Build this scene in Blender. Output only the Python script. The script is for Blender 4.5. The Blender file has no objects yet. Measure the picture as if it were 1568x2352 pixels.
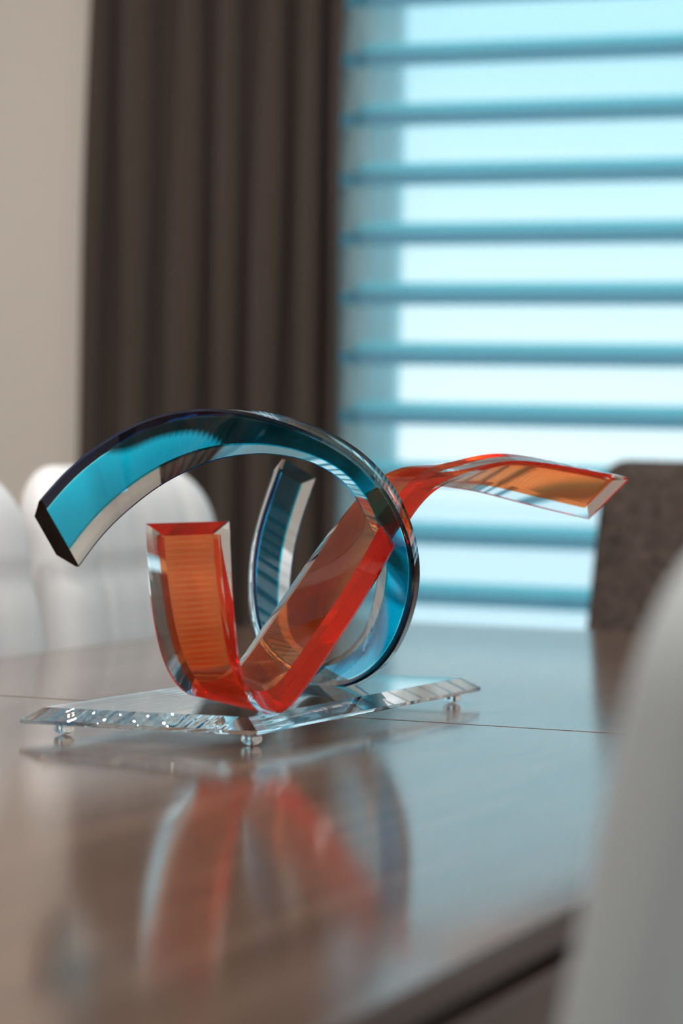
# Dining room with an acrylic ribbon sculpture on a lacquered table
import bpy, bmesh, math, random
from mathutils import Vector, Matrix

# ------------------------------------------------------------------ camera
SC = bpy.context.scene
COL = SC.collection
YAW, PITCH, ROLL = math.radians(22.0), math.radians(1.303), 0.022
FPX = 6200.0                                   # focal length in pixels of the 1568x2352 frame
fwd = Vector((-math.sin(YAW)*math.cos(PITCH), math.cos(YAW)*math.cos(PITCH), -math.sin(PITCH)))
r0 = Vector((math.cos(YAW), math.sin(YAW), 0)); u0 = r0.cross(fwd)
rt = r0*math.cos(ROLL) + u0*math.sin(ROLL); up = -r0*math.sin(ROLL) + u0*math.cos(ROLL)
cam = bpy.data.cameras.new('camera'); camo = bpy.data.objects.new('camera', cam); COL.objects.link(camo)
camo.matrix_world = Matrix(((rt.x, up.x, -fwd.x, 0), (rt.y, up.y, -fwd.y, 0), (rt.z, up.z, -fwd.z, .97), (0, 0, 0, 1)))
cam.sensor_fit = 'VERTICAL'; cam.sensor_width = 24; cam.sensor_height = 36
cam.lens = FPX*36/2352
cam.clip_start = .05; cam.clip_end = 200
cam.dof.use_dof = True; cam.dof.focus_distance = 2.14; cam.dof.aperture_fstop = 4.4
SC.camera = camo

# ------------------------------------------------------------------ world, exposure, sampling limits
SC.view_settings.view_transform = 'Standard'; SC.view_settings.look = 'None'
SC.view_settings.exposure = 0.14; SC.view_settings.gamma = 1; SC.view_settings.use_curve_mapping = False
cy = SC.cycles
cy.max_bounces = 96; cy.diffuse_bounces = 5; cy.glossy_bounces = 96; cy.transmission_bounces = 96
cy.transparent_max_bounces = 40; cy.volume_bounces = 0
cy.caustics_reflective = True; cy.caustics_refractive = True; cy.blur_glossy = .3
cy.sample_clamp_indirect = 6.0; cy.use_denoising = True

W = bpy.data.worlds.new('overcast_sky'); SC.world = W; W.use_nodes = True
nt = W.node_tree; nt.nodes.clear()
wo = nt.nodes.new('ShaderNodeOutputWorld'); bg = nt.nodes.new('ShaderNodeBackground')
tc = nt.nodes.new('ShaderNodeTexCoord'); sx = nt.nodes.new('ShaderNodeSeparateXYZ')
cr = nt.nodes.new('ShaderNodeValToRGB'); mr = nt.nodes.new('ShaderNodeMapRange')
mr.inputs['From Min'].default_value = -.1; mr.inputs['From Max'].default_value = .5
nt.links.new(tc.outputs['Generated'], sx.inputs[0]); nt.links.new(sx.outputs['Z'], mr.inputs['Value'])
nt.links.new(mr.outputs[0], cr.inputs[0]); nt.links.new(cr.outputs[0], bg.inputs[0]); nt.links.new(bg.outputs[0], wo.inputs[0])
e = cr.color_ramp.elements
e[0].position = .12; e[0].color = (.97, 1.0, 1.0, 1)
e[1].position = .42; e[1].color = (.43, .72, .82, 1)
n_ = e.new(1.0); n_.color = (.66, .82, .92, 1)
bg.inputs['Strength'].default_value = 1.75

def lamp(name, kind, loc, energy, colour, size=.03, rot=(0, 0, 0), portal=False, sizey=None):
    l = bpy.data.lights.new(name, kind); l.energy = energy; l.color = colour
    if kind == 'POINT': l.shadow_soft_size = size
    if kind == 'AREA':
        l.size = size
        if sizey: l.shape = 'RECTANGLE'; l.size_y = sizey
        else: l.shape = 'DISK'
        if portal: l.cycles.is_portal = True
    o = bpy.data.objects.new(name, l); o.location = loc; o.rotation_euler = rot; COL.objects.link(o)
    return o
WARM = (1.0, .94, .87)
for k in range(8):                             # bulbs of the chandelier above the table
    a = k*math.pi/4 + .2
    lamp('chandelier_bulb', 'POINT', (-.87 + .26*math.cos(a), 1.70 + .26*math.sin(a), 1.98 + .04*(k % 2)), 2.6, WARM, .022)
for x, y in ((-1.75, 2.5), (-2.0, .5), (.6, 3.0), (.6, .6), (-.8, -1.4)):   # recessed ceiling downlights
    lamp('ceiling_downlight', 'AREA', (x, y, 2.68), 31.0, WARM, .14)
lamp('window_portal', 'AREA', (-.45, 4.47, 1.35), 1, (1, 1, 1), 2.5, (math.radians(-90), 0, 0), True, 2.2)
lamp('window_portal', 'AREA', (2.04, .9, 1.5), 1, (1, 1, 1), 1.4, (0, math.radians(90), 0), True, 1.6)

# ------------------------------------------------------------------ materials
def mat(name): 
    m = bpy.data.materials.new(name); m.use_nodes = True
    return m, m.node_tree, m.node_tree.nodes, m.node_tree.links
def principled(name, col, rough=.6, spec=.5, noise=None, bump=None, sheen=0, vary=.12, coat=0):
    m, t, N, L = mat(name); b = N['Principled BSDF']
    b.inputs['Base Color'].default_value = (*col, 1); b.inputs['Roughness'].default_value = rough
    b.inputs['Specular IOR Level'].default_value = spec
    if sheen: b.inputs['Sheen Weight'].default_value = sheen
    if coat: b.inputs['Coat Weight'].default_value = coat
    if noise or bump:
        c = N.new('ShaderNodeTexCoord')
    if noise:
        n = N.new('ShaderNodeTexNoise'); n.inputs['Scale'].default_value = noise; n.inputs['Detail'].default_value = 4
        L.new(c.outputs['Object'], n.inputs['Vector'])
        r = N.new('ShaderNodeValToRGB'); L.new(n.outputs['Fac'], r.inputs[0])
        r.color_ramp.elements[0].position = .3; r.color_ramp.elements[1].position = .7
        r.color_ramp.elements[0].color = (*[x*(1-vary) for x in col], 1); r.color_ramp.elements[1].color = (*[min(1, x*(1+vary)) for x in col], 1)
        L.new(r.outputs[0], b.inputs['Base Color'])
    if bump:
        n2 = N.new('ShaderNodeTexNoise'); n2.inputs['Scale'].default_value = bump[0]; L.new(c.outputs['Object'], n2.inputs['Vector'])
        bp = N.new('ShaderNodeBump'); bp.inputs['Strength'].default_value = bump[1]; bp.inputs['Distance'].default_value = .002
        L.new(n2.outputs['Fac'], bp.inputs['Height']); L.new(bp.outputs[0], b.inputs['Normal'])
    return m
def wood(name, c0, c1, rough, scale=(1, 14, 14), axis_bump=.15, spec=1.5):
    m, t, N, L = mat(name); b = N['Principled BSDF']
    c = N.new('ShaderNodeTexCoord'); mp = N.new('ShaderNodeMapping'); mp.inputs['Scale'].default_value = scale
    L.new(c.outputs['Object'], mp.inputs[0])
    n = N.new('ShaderNodeTexNoise'); n.inputs['Scale'].default_value = 3; n.inputs['Detail'].default_value = 8; n.inputs['Distortion'].default_value = .6
    L.new(mp.outputs[0], n.inputs['Vector'])
    r = N.new('ShaderNodeValToRGB'); L.new(n.outputs['Fac'], r.inputs[0])
    r.color_ramp.elements[0].position = .32; r.color_ramp.elements[1].position = .68
    r.color_ramp.elements[0].color = (*c0, 1); r.color_ramp.elements[1].color = (*c1, 1)
    L.new(r.outputs[0], b.inputs['Base Color'])
    b.inputs['Roughness'].default_value = rough; b.inputs['Specular IOR Level'].default_value = .5; b.inputs['IOR'].default_value = spec
    mp2 = N.new('ShaderNodeMapping'); mp2.inputs['Scale'].default_value = tuple(s*4 for s in scale); L.new(c.outputs['Object'], mp2.inputs[0])
    n2 = N.new('ShaderNodeTexNoise'); n2.inputs['Scale'].default_value = 6; L.new(mp2.outputs[0], n2.inputs['Vector'])
    bp = N.new('ShaderNodeBump'); bp.inputs['Strength'].default_value = axis_bump; bp.inputs['Distance'].default_value = .0003
    L.new(n2.outputs['Fac'], bp.inputs['Height']); L.new(bp.outputs[0], b.inputs['Normal'])
    return m
def glass(name, ior=1.49, col=(1, 1, 1)):
    m, t, N, L = mat(name); N.remove(N['Principled BSDF'])
    g = N.new('ShaderNodeBsdfGlass'); g.inputs['IOR'].default_value = ior; g.inputs['Roughness'].default_value = 0; g.inputs['Color'].default_value = (*col, 1)
    L.new(g.outputs[0], N['Material Output'].inputs['Surface'])
    return m
def dye(name, trans, thick, cloud=0, glow=(1, 1, 1)):                   # tinted laminate: clear faces, absorbing body (trans = transmission through `thick`)
    m, t, N, L = mat(name); N.remove(N['Principled BSDF'])
    tr = N.new('ShaderNodeBsdfTransparent')
    if cloud:                                  # the pigment scatters a little of the light
        d = N.new('ShaderNodeBsdfTranslucent'); d.inputs[0].default_value = (*glow, 1)
        d2 = N.new('ShaderNodeBsdfDiffuse'); d2.inputs[0].default_value = (*glow, 1)
        a = N.new('ShaderNodeMixShader'); a.inputs[0].default_value = .5; L.new(d.outputs[0], a.inputs[1]); L.new(d2.outputs[0], a.inputs[2])
        x_ = N.new('ShaderNodeMixShader'); x_.inputs[0].default_value = cloud; L.new(tr.outputs[0], x_.inputs[1]); L.new(a.outputs[0], x_.inputs[2])
        L.new(x_.outputs[0], N['Material Output'].inputs['Surface'])
    else: L.new(tr.outputs[0], N['Material Output'].inputs['Surface'])
    s = [-math.log(x)/thick for x in trans]; D = max(s)*1.02
    v = N.new('ShaderNodeVolumeAbsorption'); v.inputs['Density'].default_value = D
    v.inputs['Color'].default_value = (*[1 - x/D for x in s], 1)
    L.new(v.outputs[0], N['Material Output'].inputs['Volume'])
    return m
def pane_mat(name):
    m, t, N, L = mat(name); N.remove(N['Principled BSDF'])
    tr = N.new('ShaderNodeBsdfTransparent'); tr.inputs[0].default_value = (.95, .98, .98, 1)
    gl = N.new('ShaderNodeBsdfGlossy'); gl.inputs['Roughness'].default_value = 0
    fr = N.new('ShaderNodeFresnel'); mx = N.new('ShaderNodeMixShader')
    L.new(fr.outputs[0], mx.inputs[0]); L.new(tr.outputs[0], mx.inputs[1]); L.new(gl.outputs[0], mx.inputs[2])
    L.new(mx.outputs[0], N['Material Output'].inputs['Surface'])
    return m
def fabric_thin(name, diff, transl, see, tfac):
    """thin cloth: see = share of open weave (transparent), the rest diffuse + translucent"""
    m, t, N, L = mat(name); N.remove(N['Principled BSDF'])
    d = N.new('ShaderNodeBsdfDiffuse'); d.inputs[0].default_value = (*diff, 1)
    q = N.new('ShaderNodeBsdfTranslucent'); q.inputs[0].default_value = (*transl, 1)
    a = N.new('ShaderNodeMixShader'); a.inputs[0].default_value = tfac
    L.new(d.outputs[0], a.inputs[1]); L.new(q.outputs[0], a.inputs[2])
    tr = N.new('ShaderNodeBsdfTransparent'); b = N.new('ShaderNodeMixShader'); b.inputs[0].default_value = see
    L.new(a.outputs[0], b.inputs[1]); L.new(tr.outputs[0], b.inputs[2])
    L.new(b.outputs[0], N['Material Output'].inputs['Surface'])
    return m

M = dict(
    wall=principled('beige_paint', (.55, .515, .485), .75, .2, bump=(90, .04)),
    ceiling=principled('white_ceiling_paint', (.80, .78, .75), .8, .2),
    floor=wood('dark_floor_wood', (.07, .042, .03), (.12, .075, .055), .4),
    trim=principled('white_trim_paint', (.8, .8, .8), .5, .4),
    frame=principled('daylight_tinted_frame', (.42, .84, .95), .45, .4),  # white frame; the blue of the daylight is put into its colour
    curtain=principled('brown_curtain_cloth', (.052, .039, .033), .9, .1, noise=220, bump=(500, .3), sheen=.15, vary=.18),
    table=wood('walnut_table_lacquer', (.070, .043, .031), (.115, .073, .054), .12, (22, 1.2, 22), .10, 1.95),
    table_edge=wood('walnut_shaded_edge', (.045, .026, .019), (.075, .045, .034), .4, (22, 1.2, 22)),
    dark=principled('dark_shadow_gap', (.02, .014, .012), .7, .2),
    white=principled('white_chair_upholstery', (.54, .555, .58), .6, .35, bump=(140, .10)),
    grey=principled('shaded_white_upholstery', (.31, .345, .37), .6, .35, bump=(140, .10)),  # white upholstery; shade on the near chair is put into this grey
    brown=principled('dark_brown_woven_upholstery', (.062, .048, .043), .9, .1, noise=75, bump=(300, .5), vary=.55),
    leg=principled('dark_chair_leg', (.03, .022, .018), .45, .4),
    acrylic=glass('clear_acrylic'),
    orange=dye('orange_laminate', (.985, .31, .10), .0008, .13, (1.0, .28, .08)),
    teal=dye('teal_laminate', (.004, .50, .68), .004),
    pane=pane_mat('window_glass'),
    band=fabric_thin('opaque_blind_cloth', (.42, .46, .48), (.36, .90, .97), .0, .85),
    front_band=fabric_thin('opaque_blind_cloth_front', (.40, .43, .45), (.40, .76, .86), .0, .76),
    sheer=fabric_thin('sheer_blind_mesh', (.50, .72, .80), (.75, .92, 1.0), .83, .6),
    ground=principled('pale_outdoor_paving', (.93, .94, .94), .9, .1, noise=2, vary=.04),
)

# ------------------------------------------------------------------ builders
def mesh_obj(name, verts, faces, m, parent=None, smooth=None, kind=None):
    me = bpy.data.meshes.new(name); me.from_pydata([tuple(v) for v in verts], [], faces); me.validate(); me.update()
    return link(name, me, m, parent, smooth, kind)
def link(name, me, m, parent=None, smooth=None, kind=None):
    if m and not me.materials: me.materials.append(m)
    o = bpy.data.objects.new(name, me); COL.objects.link(o)
    if smooth is not None:
        me.polygons.foreach_set('use_smooth', [True]*len(me.polygons)); me.set_sharp_from_angle(angle=math.radians(smooth))
    if parent: o.parent = parent
    if kind: o['kind'] = kind
    return o
def from_bm(name, bm, m, parent=None, smooth=None, kind=None):
    bmesh.ops.recalc_face_normals(bm, faces=bm.faces[:])
    me = bpy.data.meshes.new(name); bm.to_mesh(me); bm.free()
    return link(name, me, m, parent, smooth, kind)
def box(name, lo, hi, m, parent=None, bevel=0, seg=2, kind=None):
    bm = bmesh.new(); bmesh.ops.create_cube(bm, size=1)
    for v in bm.verts:
        v.co = Vector([(lo[i] + hi[i])/2 + v.co[i]*(hi[i] - lo[i]) for i in range(3)])
    if bevel: bmesh.ops.bevel(bm, geom=bm.edges[:], offset=bevel, segments=seg, profile=.5, affect='EDGES')
    return from_bm(name, bm, m, parent, None, kind)
def thing(name, label, cat, loc=(0, 0, 0), rz=0, group=None):
    o = bpy.data.objects.new(name, None); COL.objects.link(o); o.empty_display_size = .1
    o.location = loc; o.rotation_euler = (0, 0, rz); tag(o, label, cat, group); return o
def tag(o, label, cat, group=None):
    o['label'] = label; o['category'] = cat
    if group: o['group'] = group
def struct(name, lo, hi, m, parent=None, bevel=0):
    o = box(name, lo, hi, m, parent, bevel); 
    if not parent: o['kind'] = 'structure'
    return o

# ------------------------------------------------------------------ room shell
XL, XR, YB, YF, ZC = -2.95, 1.9, -2.6, 4.25, 2.7
WX0, WX1, WZ0, WZ1, WT = -1.716, .80, .30, 2.35, .17      # window opening in the far wall
struct('floor', (XL-.1, YB-.1, -.1), (XR+.1, YF+WT, 0), M['floor'])
struct('ceiling', (XL-.1, YB-.1, ZC), (XR+.1, YF+WT, ZC+.1), M['ceiling'])
struct('wall_left', (XL-.1, YB-.1, 0), (XL, YF+WT, ZC), M['wall'])
struct('wall_back', (XL, YB-.1, 0), (XR, YB, ZC), M['wall'])
bm = bmesh.new()
for lo, hi in (((XL, YF, 0), (WX0, YF+WT, ZC)), ((WX1, YF, 0), (XR, YF+WT, ZC)), ((WX0, YF, 0), (WX1, YF+WT, WZ0)), ((WX0, YF, WZ1), (WX1, YF+WT, ZC))):
    r = bmesh.ops.create_cube(bm, size=1)
    for v in r['verts']: v.co = Vector([(lo[i]+hi[i])/2 + v.co[i]*(hi[i]-lo[i]) for i in range(3)])
from_bm('wall_front', bm, M['wall'], None, None, 'structure')
bm = bmesh.new()                               # right wall with an unseen, unshaded window added for cool fill and reflections
RY0, RY1, RZ0, RZ1 = .1, 1.7, .8, 2.2
for lo, hi in (((XR, YB-.1, 0), (XR+.14, RY0, ZC)), ((XR, RY1, 0), (XR+.14, YF+WT, ZC)), ((XR, RY0, 0), (XR+.14, RY1, RZ0)), ((XR, RY0, RZ1), (XR+.14, RY1, ZC))):
    r = bmesh.ops.create_cube(bm, size=1)
    for v in r['verts']: v.co = Vector([(lo[i]+hi[i])/2 + v.co[i]*(hi[i]-lo[i]) for i in range(3)])
from_bm('wall_right', bm, M['wall'], None, None, 'structure')
win2 = box('fill_window', (XR+.06, RY0, RZ0), (XR+.10, RY1, RZ0+.05), M['frame'], None, .004, 2, 'structure')
for lo, hi in (((XR+.06, RY0, RZ1-.05), (XR+.10, RY1, RZ1)), ((XR+.06, RY0, RZ0+.05), (XR+.10, RY0+.05, RZ1-.05)), ((XR+.06, RY1-.05, RZ0+.05), (XR+.10, RY1, RZ1-.05)),
               ((XR+.065, .88, RZ0+.05), (XR+.095, .92, RZ1-.05)), ((XR+.066, RY0+.05, 1.48), (XR+.094, .88, 1.52)), ((XR+.066, .92, 1.48), (XR+.094, RY1-.05, 1.52))):
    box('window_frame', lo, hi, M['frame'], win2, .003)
for y0, y1 in ((RY0+.05, .88), (.92, RY1-.05)):
    for z0, z1 in ((RZ0+.05, 1.48), (1.52, RZ1-.05)):
        box('glass_pane', (XR+.078, y0, z0), (XR+.082, y1, z1), M['pane'], win2)
box('baseboard_front', (XL, YF-.015, 0), (XR, YF, .1), M['trim'], None, .004, 2, 'structure')
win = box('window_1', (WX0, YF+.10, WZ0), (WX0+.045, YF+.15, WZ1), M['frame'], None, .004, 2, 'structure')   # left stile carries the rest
for lo, hi in (((WX1-.045, YF+.10, WZ0), (WX1, YF+.15, WZ1)), ((WX0+.045, YF+.10, WZ0), (WX1-.045, YF+.15, WZ0+.05)), ((WX0+.045, YF+.10, WZ1-.05), (WX1-.045, YF+.15, WZ1)), ((-.49, YF+.10, WZ0+.05), (-.42, YF+.15, WZ1-.05))):
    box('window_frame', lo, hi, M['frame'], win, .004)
box('glass_pane', (WX0+.045, YF+.123, WZ0+.05), (-.49, YF+.127, WZ1-.05), M['pane'], win)
box('glass_pane', (-.42, YF+.123, WZ0+.05), (WX1-.045, YF+.127, WZ1-.05), M['pane'], win)
struct('ground', (-40, -40, -.35), (40, 70, -.15), M['ground'])

# ------------------------------------------------------------------ zebra blind in front of the window
BL0, BL1 = WX0 - .022, .9
blind = thing('zebra_blind', 'wide day and night roller blind with alternating grey and sheer bands over the bright window', 'blind', (-.4, YF-.05, 0))
PITCHZ = .0993
def sheet(name, x0, x1, z0, z1, y, m):
    t = .0006
    bl = Vector(blind.location)
    return box(name, (x0-bl.x, y-t/2-bl.y, z0), (x1-bl.x, y+t/2-bl.y, z1), m, blind)
YFR, YBK = YF-.052, YF-.036
k = 0
zc = 1.63 - 13*PITCHZ
while zc < 2.36:
    # centre of a dark stripe at zc; the room-side cloth covers its lower half, the window-side cloth all of it
    sheet('opaque_band', BL0, BL1, zc-.0195, zc+.004, YFR, M['front_band'])
    sheet('sheer_band', BL0, BL1, zc+.004, zc-.0195+PITCHZ, YFR, M['sheer'])
    sheet('opaque_band', BL0+.055, BL1, zc-.0185, zc+.0195, YBK, M['band'])
    sheet('sheer_band', BL0+.055, BL1, zc+.0195, zc-.0185+PITCHZ, YBK, M['sheer'])
    zc += PITCHZ

# ------------------------------------------------------------------ curtain
cv, cf = [], []
peaks = [-2.148, -2.056, -1.96, -1.884, -1.811, -1.735, -1.676]      # folds towards the room
prof = []
for i in range(len(peaks)-1):
    a, b = peaks[i], peaks[i+1]
    for s in range(14):
        u = s/14
        y = .5 + .5*math.cos(2*math.pi*u)                    # 1 at a fold, 0 in a valley
        xx = a + (b-a)*(u + .10*math.sin(4*math.pi*u))
        prof.append((xx, y))
prof.append((peaks[-1], 1.0))
NZ = 26
amp = .062
for j in range(NZ+1):
    z = .02 + (2.55-.02)*j/NZ
    for i, (x, y) in enumerate(prof):
        w = .006*math.sin(z*3.1 + x*37) + .004*math.sin(z*6.3 + x*81)
        cv.append((x + .5*w, YF - .100 - amp*(y - .35) + .6*w, z))
n = len(prof)
for j in range(NZ):
    for i in range(n-1):
        cf.append((j*n+i, j*n+i+1, (j+1)*n+i+1, (j+1)*n+i))
cur = mesh_obj('curtain', cv, cf, M['curtain'], None, 180)
so = cur.modifiers.new('thickness', 'SOLIDIFY'); so.thickness = .002
tag(cur, 'dark brown floor length curtain hanging in folds between beige wall and window', 'curtain')

# ------------------------------------------------------------------ table
TX0, TX1, TY0, TY1, TZ = -1.358, -.384, .45, 3.285, .75
tab = thing('dining_table', 'long walnut brown dining table with a glossy top carrying the acrylic sculpture', 'table', ((TX0+TX1)/2, 1.87, 0))
def tb(name, lo, hi, m, bevel=.0015):
    c = tab.location
    return box(name, tuple(lo[i]-c[i] for i in range(3)), tuple(hi[i]-c[i] for i in range(3)), m, tab, bevel)
SEAM = 2.068
TH = .0175
tb('tabletop_leaf', (TX0, TY0, TZ-TH), (TX1, SEAM-.002, TZ), M['table'], .0012)
tb('tabletop_leaf', (TX0, SEAM+.002, TZ-TH), (TX1, TY1, TZ), M['table'], .0012)
for leaf in tab.children:                      # matt edges, darkened: shade below the overhead light is in their colour
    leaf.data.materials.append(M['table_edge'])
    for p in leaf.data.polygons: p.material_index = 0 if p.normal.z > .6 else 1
tb('shadow_gap', (TX0+.012, TY0+.012, TZ-TH-.011), (TX1-.012, TY1-.012, TZ-TH), M['dark'], 0)
tb('apron', (TX0+.002, TY0+.002, TZ-TH-.085), (TX1-.002, TY1-.002, TZ-TH-.011), M['table_edge'], .002)
for x in (TX0+.05, TX1-.13):
    for y in (TY0+.006, TY1-.072):
        tb('leg', (x, y, 0), (x+.08, y+.066, TZ-TH-.085), M['table_edge'], .003)

# ------------------------------------------------------------------ chairs (local: sitter faces +Y)
def back_mesh(hb, ht, z0, z1, th, rc, lean, quilt, cols=30, rows=34):
    """upholstered slab: half width hb at z0 and ht at z1, shoulders rounded by rc, sewn seams on the front"""
    vs, fs = [], []
    def hw(z):
        h = hb + (ht-hb)*((z-z0)/(z1-z0))**1.4
        if z > z1-rc:
            q = (z-(z1-rc))/rc
            h -= rc*(1 - math.sqrt(max(0, 1-q*q)))
        return h
    for side in (1, -1):
        for j in range(rows+1):
            t = j/rows; v = 1 - (1-t)**1.7                   # rows crowd towards the top
            z = z0 + (z1-z0)*v
            for i in range(cols+1):
                u = -1 + 2*i/cols; u = math.copysign(abs(u)**.8, u)
                x = u*hw(z)
                e = (1 - abs(u)**7)**.45*(1 - max(0, (v-.80)/.20)**3.5)**.5
                y = side*th/2*(.10 + .90*e)
                if side == 1 and quilt:
                    for zl in quilt[0]: y -= .011*math.exp(-((z-zl)/.009)**2)*e
                    for xl in quilt[1]: y -= .007*math.exp(-((x-xl)/.009)**2)*e
                    y += .002*e*abs(math.cos(math.pi*x/.16))
                y -= (z-z0)*lean + .05*((1 - (x/hb)**2))*.5          # lean back, slight hollow
                vs.append((x, y, z))
    n = cols+1; off = n*(rows+1)
    for j in range(rows):
        for i in range(cols):
            a = j*n+i
            fs.append((a+1, a, a+n, a+n+1)); fs.append((off+a, off+a+1, off+a+n+1, off+a+n))
    for j in range(rows):
        a = j*n; fs.append((a, off+a, off+a+n, a+n)); b = j*n+cols; fs.append((off+b, b, b+n, off+b+n))
    for i in range(cols):
        a = rows*n+i; fs.append((a, off+a, off+a+1, a+1)); fs.append((off+i, i, i+1, off+i+1))
    return vs, fs
def chair(name, label, loc, rz, m, hb=.245, ht=.215, ztop=.945, th=.085, rc=.075, lean=.16, quilt=None, group=None, leg=None):
    t = thing(name, label, 'chair', loc, rz, group)
    vs, fs = back_mesh(hb, ht, .40, ztop, th, rc, lean, quilt)
    b = mesh_obj('backrest', [(x, y-.20, z) for x, y, z in vs], fs, m, t, 60)
    bm = bmesh.new(); bmesh.ops.create_cube(bm, size=1)
    for v in bm.verts: v.co = Vector((v.co.x*.49, .045 + v.co.y*.45, .425 + v.co.z*.11))
    bmesh.ops.bevel(bm, geom=bm.edges[:], offset=.035, segments=5, profile=.5, affect='EDGES')
    from_bm('seat', bm, m, t, 50)
    for sx_ in (-1, 1):
        for sy_ in (-1, 1):
            bm = bmesh.new(); r = bmesh.ops.create_cone(bm, segments=14, radius1=.011, radius2=.018, depth=.39, cap_ends=True)
            for v in bm.verts:
                k_ = (.195 - v.co.z)/.39
                v.co += Vector((sx_*(.19+.035*k_), .03 + sy_*(.17+.03*k_), .195))
            from_bm('leg', bm, M['leg'], t, 40)
    return t
QW = ((.70, .82), (-.125, 0, .125))
PI2 = math.pi/2
chair('dining_chair', 'white upholstered dining chair at the left picture edge, in front of another white chair', (-1.195, 2.445, 0), -PI2, M['white'], quilt=QW, group='white chairs along the left side of the table')
chair('dining_chair', 'white upholstered dining chair behind the arch of the teal acrylic ribbon, beside the curtain', (-1.205, 2.968, 0), -PI2, M['white'], quilt=QW, group='white chairs along the left side of the table')
chair('dining_chair', 'white dining chair back, coloured grey for shade, close to the lens at the lower right, out of focus', (-.52, 1.135, 0), PI2, M['grey'], ztop=.962)
chair('dining_chair', 'dark brown woven dining chair at the far end of the table before the window', (-.895, 3.56, 0), math.pi, M['brown'], ztop=.966, rc=.035, th=.10, ht=.243, hb=.258)

# ------------------------------------------------------------------ acrylic sculpture
SO = Vector((-.877, 2.022, TZ))
scu = thing('acrylic_sculpture', 'acrylic sculpture of a teal ribbon loop and an orange ribbon on a clear chamfered base', 'sculpture', SO)
RW, RT, RB, RR = .061, .015, .0125, .0030       # ribbon width, thickness, bevel, rim
def catmull(P, t):
    n = len(P)-1; i = min(int(t), n-1); u = t-i
    p0, p1, p2, p3 = P[max(i-1, 0)], P[i], P[i+1], P[min(i+2, n)]
    return [.5*((2*b) + (-a+c)*u + (2*a-5*b+4*c-d)*u*u + (-a+3*b-3*c+d)*u**3) for a, b, c, d in zip(p0, p1, p2, p3)]
def rail(keys, N, smooth=6):
    fine = [catmull(keys, (len(keys)-1)*i/1200) for i in range(1201)]
    L = [0]
    for a, b in zip(fine, fine[1:]): L.append(L[-1] + math.dist(a[:3], b[:3]))
    out, j = [], 0
    for i in range(N+1):
        s = L[-1]*i/N
        while j < 1199 and L[j+1] < s: j += 1
        u = (s-L[j])/max(1e-9, L[j+1]-L[j]); out.append([a+(b-a)*u for a, b in zip(fine[j], fine[j+1])])
    for _ in range(smooth*4):
        out = [out[0]] + [[.25*a+.5*b+.25*c for a, b, c in zip(out[i-1], out[i], out[i+1])] for i in range(1, N)] + [out[-1]]
    C = [Vector(p[:3])*.001 for p in out]; T = [Vector(p[3:]).normalized() for p in out]
    tan = [(C[min(i+1, N)] - C[max(i-1, 0)]).normalized() for i in range(N+1)]
    Nn = [tan[i].cross(T[i]).normalized() for i in range(N+1)]
    return C, T, Nn, tan, L[-1]*.001
def sweep(name, R, prof_at, m, i0=0, i1=None, closed_ends=True):
    C, T, Nn = R[0], R[1], R[2]
    i1 = len(C)-1 if i1 is None else i1
    vs, fs = [], []
    for i in range(i0, i1+1):
        pr = prof_at(i)
        for s, n_ in pr: vs.append(C[i] + T[i]*s + Nn[i]*n_)
    k_ = len(pr); m_ = i1-i0
    for i in range(m_):
        for q in range(k_):
            a = i*k_+q; b = i*k_+(q+1) % k_
            fs.append((a, b, b+k_, a+k_))
    fs.append(tuple(range(k_-1, -1, -1))); fs.append(tuple(m_*k_+q for q in range(k_)))
    bm = bmesh.new()
    bv = [bm.verts.new(v) for v in vs]
    for f in fs:
        try: bm.faces.new([bv[q] for q in f])
        except ValueError: pass
    bmesh.ops.remove_doubles(bm, verts=bm.verts[:], dist=1e-5)
    return from_bm(name, bm, m, None, 14)
def trap(w, t, b, r): return [(w, 0), (w, -r), (w-b, -t), (-w+b, -t), (-w, -r), (-w, 0)]   # one wide face, cut edges on the other side
def ribbon(name, label, keys, m, platew, platen, plateh, bevel0, bevel1, N=150):
    R = rail(keys, N); step = R[4]/N
    nb = max(2, round(RB*.8/step))
    def body(i):
        f = 1.0
        if bevel0 and i < nb: f = i/nb
        if bevel1 and N-i < nb: f = (N-i)/nb
        return trap(RW/2, RR + (RT-RR)*f, RB*f, RR)
    o = sweep(name, R, body, M['acrylic']); o.parent = scu; o['label'] = label
    q0 = nb if bevel0 else 1; q1 = N-nb if bevel1 else N-1
    def plate(i): return [(platew, platen+plateh), (platew, platen-plateh), (-platew, platen-plateh), (-platew, platen+plateh)]
    p = sweep('colour_layer', R, plate, m, q0, q1); p.parent = o
    return o
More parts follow.
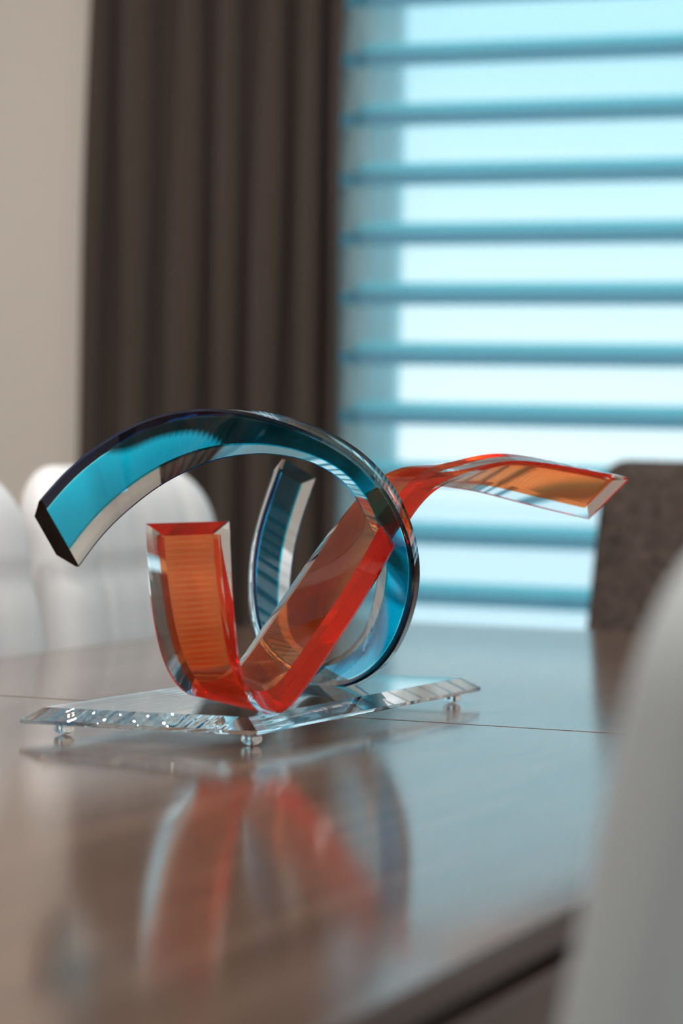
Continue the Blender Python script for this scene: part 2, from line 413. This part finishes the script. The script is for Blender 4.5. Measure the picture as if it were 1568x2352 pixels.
# keys of the ribbons: centre (mm from the middle of the base), direction across the ribbon
TEAL = [
(-61.9, -250.7, 154.0, -0.234, -0.551, 0.801) ,
(-55.7, -211.9, 182.5, -0.153, -0.538, 0.829) ,
(-33.8, -171.1, 210.8, 0.074, -0.508, 0.858) ,
(-19.2, -140.1, 221.8, 0.337, -0.433, 0.836) ,
(1.0, -110.2, 228.3, 0.585, -0.506, 0.634) ,
(20.6, -86.1, 228.2, 0.7, -0.568, 0.434) ,
(37.1, -67.6, 225.8, 0.721, -0.632, 0.285) ,
(53.1, -52.6, 220.1, 0.696, -0.693, 0.187) ,
(67.7, -40.4, 212.5, 0.684, -0.723, 0.102) ,
(81.0, -28.9, 201.4, 0.699, -0.713, 0.055) ,
(92.7, -18.1, 184.4, 0.742, -0.667, -0.061) ,
(100.2, -3.8, 160.2, 0.805, -0.541, -0.243) ,
(99.7, 15.8, 132.2, 0.749, -0.428, -0.505) ,
(91.6, 37.9, 112.0, 0.582, -0.425, -0.693) ,
(75.6, 63.1, 82.9, 0.47, -0.48, -0.741) ,
(55.3, 84.5, 58.7, 0.261, -0.572, -0.777) ,
(33.6, 99.1, 42.3, 0.011, -0.754, -0.657) ,
(10.1, 106.6, 32.6, -0.073, -0.916, -0.395) ,
(-12.4, 108.2, 29.6, -0.116, -0.99, -0.079) ,
(-33.3, 110.9, 42.4, -0.058, -0.989, 0.133) ,
(-45.9, 115.0, 65.1, -0.054, -0.981, 0.186) ,
(-51.6, 120.9, 89.6, -0.103, -0.963, 0.25) ,
(-54.4, 127.8, 110.9, -0.142, -0.952, 0.27) ,
(-54.6, 134.8, 137.3, -0.113, -0.953, 0.281) ,
(-49.5, 144.2, 168.5, -0.079, -0.957, 0.28) ,
(-40.6, 152.9, 202.9, -0.087, -0.96, 0.266) ,
]
ORANGE = [
(33.3, -233.5, 165.0, 0.903, 0.427, 0.048) ,
(35.3, -234.5, 136.4, 0.942, 0.327, 0.075) ,
(38.3, -234.1, 104.6, 0.975, 0.197, 0.107) ,
(41.2, -231.4, 77.5, 0.99, 0.054, 0.129) ,
(44.5, -225.3, 53.3, 0.982, -0.143, 0.124) ,
(49.0, -214.2, 35.9, 0.957, -0.29, -0.022) ,
(52.9, -195.6, 26.1, 0.96, -0.245, -0.135) ,
(59.1, -171.4, 30.0, 0.959, -0.1, -0.265) ,
(64.1, -143.0, 47.0, 0.985, -0.047, -0.164) ,
(69.3, -108.0, 73.4, 0.988, -0.0, -0.153) ,
(72.7, -64.9, 101.9, 0.989, 0.042, -0.141) ,
(73.7, -13.0, 132.9, 0.996, 0.013, -0.093) ,
(77.3, 34.5, 165.1, 0.991, -0.133, 0.011) ,
(83.7, 65.6, 183.8, 0.965, -0.261, 0.029) ,
(90.7, 87.0, 192.9, 0.912, -0.41, 0.007) ,
(99.8, 101.6, 196.7, 0.805, -0.593, 0.009) ,
(111.1, 114.8, 195.8, 0.723, -0.68, 0.12) ,
(123.8, 127.5, 198.9, 0.682, -0.666, 0.303) ,
(137.2, 143.8, 200.8, 0.726, -0.564, 0.394) ,
(152.8, 164.0, 197.7, 0.73, -0.499, 0.468) ,
(179.3, 196.1, 191.0, 0.708, -0.462, 0.535) ,
(213.3, 238.8, 182.2, 0.69, -0.43, 0.582) ,
]
ribbon('teal_ribbon', 'teal and clear cut-edged ribbon curled into an open loop', TEAL, M['teal'], RW/2-RB+.0003, -RT+.0026, .002, False, True)
ribbon('orange_ribbon', 'orange and clear cut-edged ribbon bent into an upright leg and a rising tail', ORANGE, M['orange'], RW/2-RB+.0040, -RT+.0050, .0004, True, True)

# base: bevelled slab on clear bumper feet
BASE = [(-100.4, -237.6), (84.5, -215.9), (100.5, 237.5), (-84.5, 215.8)]
def inset(P, d):
    n = len(P); out = []; ds = [d]*4
    for i in range(n):
        p, q, r = Vector(P[i-1]), Vector(P[i]), Vector(P[(i+1) % n])
        a = (q-p).normalized(); b = (r-q).normalized(); na = Vector((-a.y, a.x)); nb = Vector((-b.y, b.x))
        d0, d1 = ds[i-1], ds[i]                # q moved so that it lies d0 inside one edge and d1 inside the next
        k = na.x*nb.y - na.y*nb.x
        out.append(q + Vector(((d0*nb.y - d1*na.y)/k, (na.x*d1 - nb.x*d0)/k)))
    return out
NU, NV = 130, 60                               # underside: fluted near the left edge, flat elsewhere
def lerp2(Q, u, v):
    a = Q[0].lerp(Q[1], u); b = Q[3].lerp(Q[2], u); return a.lerp(b, v)
def flute(u, v):
    m = max(0, min(1, (.56-u)/.02))*max(0, min(1, (u-.03)/.02))*max(0, min(1, (.46-.18*u-v)/.02))*max(0, min(1, (v-.01)/.01))
    return .32*m*(1 - math.cos(2*math.pi*u*18.5))
bm = bmesh.new()
q0 = inset(BASE, .8)
grid = [[bm.verts.new((*(lerp2(q0, i/NU, j/NV)*.001), (10.0 + flute(i/NU, j/NV))*.001)) for i in range(NU+1)] for j in range(NV+1)]
for j in range(NV):
    for i in range(NU): bm.faces.new((grid[j][i], grid[j+1][i], grid[j+1][i+1], grid[j][i+1]))
loop = [(i, 0) for i in range(NU)] + [(NU, j) for j in range(NV)] + [(i, NV) for i in range(NU, 0, -1)] + [(0, j) for j in range(NV, 0, -1)]
prev = [grid[j][i] for i, j in loop]
KR = 8                                           # rings across the chamfer, which is slightly wavy along the front left edge
for d, z in [(0, 10.8), (0, 13.2)] + [(12.5*k/KR, 13.2 + 8.8*k/KR) for k in range(1, KR+1)]:
    q = inset(BASE, d)
    k = d/12.5
    cur_ = []
    for i, j in loop:
        p = lerp2(q, i/NU, j/NV); zz = z
        if j == 0 and 0 < k < 1:
            u = i/NU; m = max(0, min(1, (.68-u)/.06))*max(0, min(1, (u-.06)/.06))*math.sin(math.pi*k)
            w = .8*m*math.sin(2*math.pi*u*186/24 + 1.5*k)
            zz += .82*w; p = p + Vector((0, -.57*w))
        cur_.append(bm.verts.new((p.x*.001, p.y*.001, zz*.001)))
    for a in range(len(loop)):
        c = (a+1) % len(loop); bm.faces.new((prev[a], prev[c], cur_[c], cur_[a]))
    prev = cur_
bm.faces.new(prev)
bs = from_bm('base', bm, M['acrylic'], scu, 18); bs['label'] = 'clear chamfered acrylic base plate'
for x, y in ((-80, -205), (71, -195), (82, 215), (-72, 200)):
    bm = bmesh.new(); bmesh.ops.create_uvsphere(bm, u_segments=24, v_segments=14, radius=1)
    for v in bm.verts: v.co = Vector((x*.001 + v.co.x*.008, y*.001 + v.co.y*.008, .0050 + v.co.z*.0049))
    from_bm('foot', bm, M['acrylic'], scu, 180)
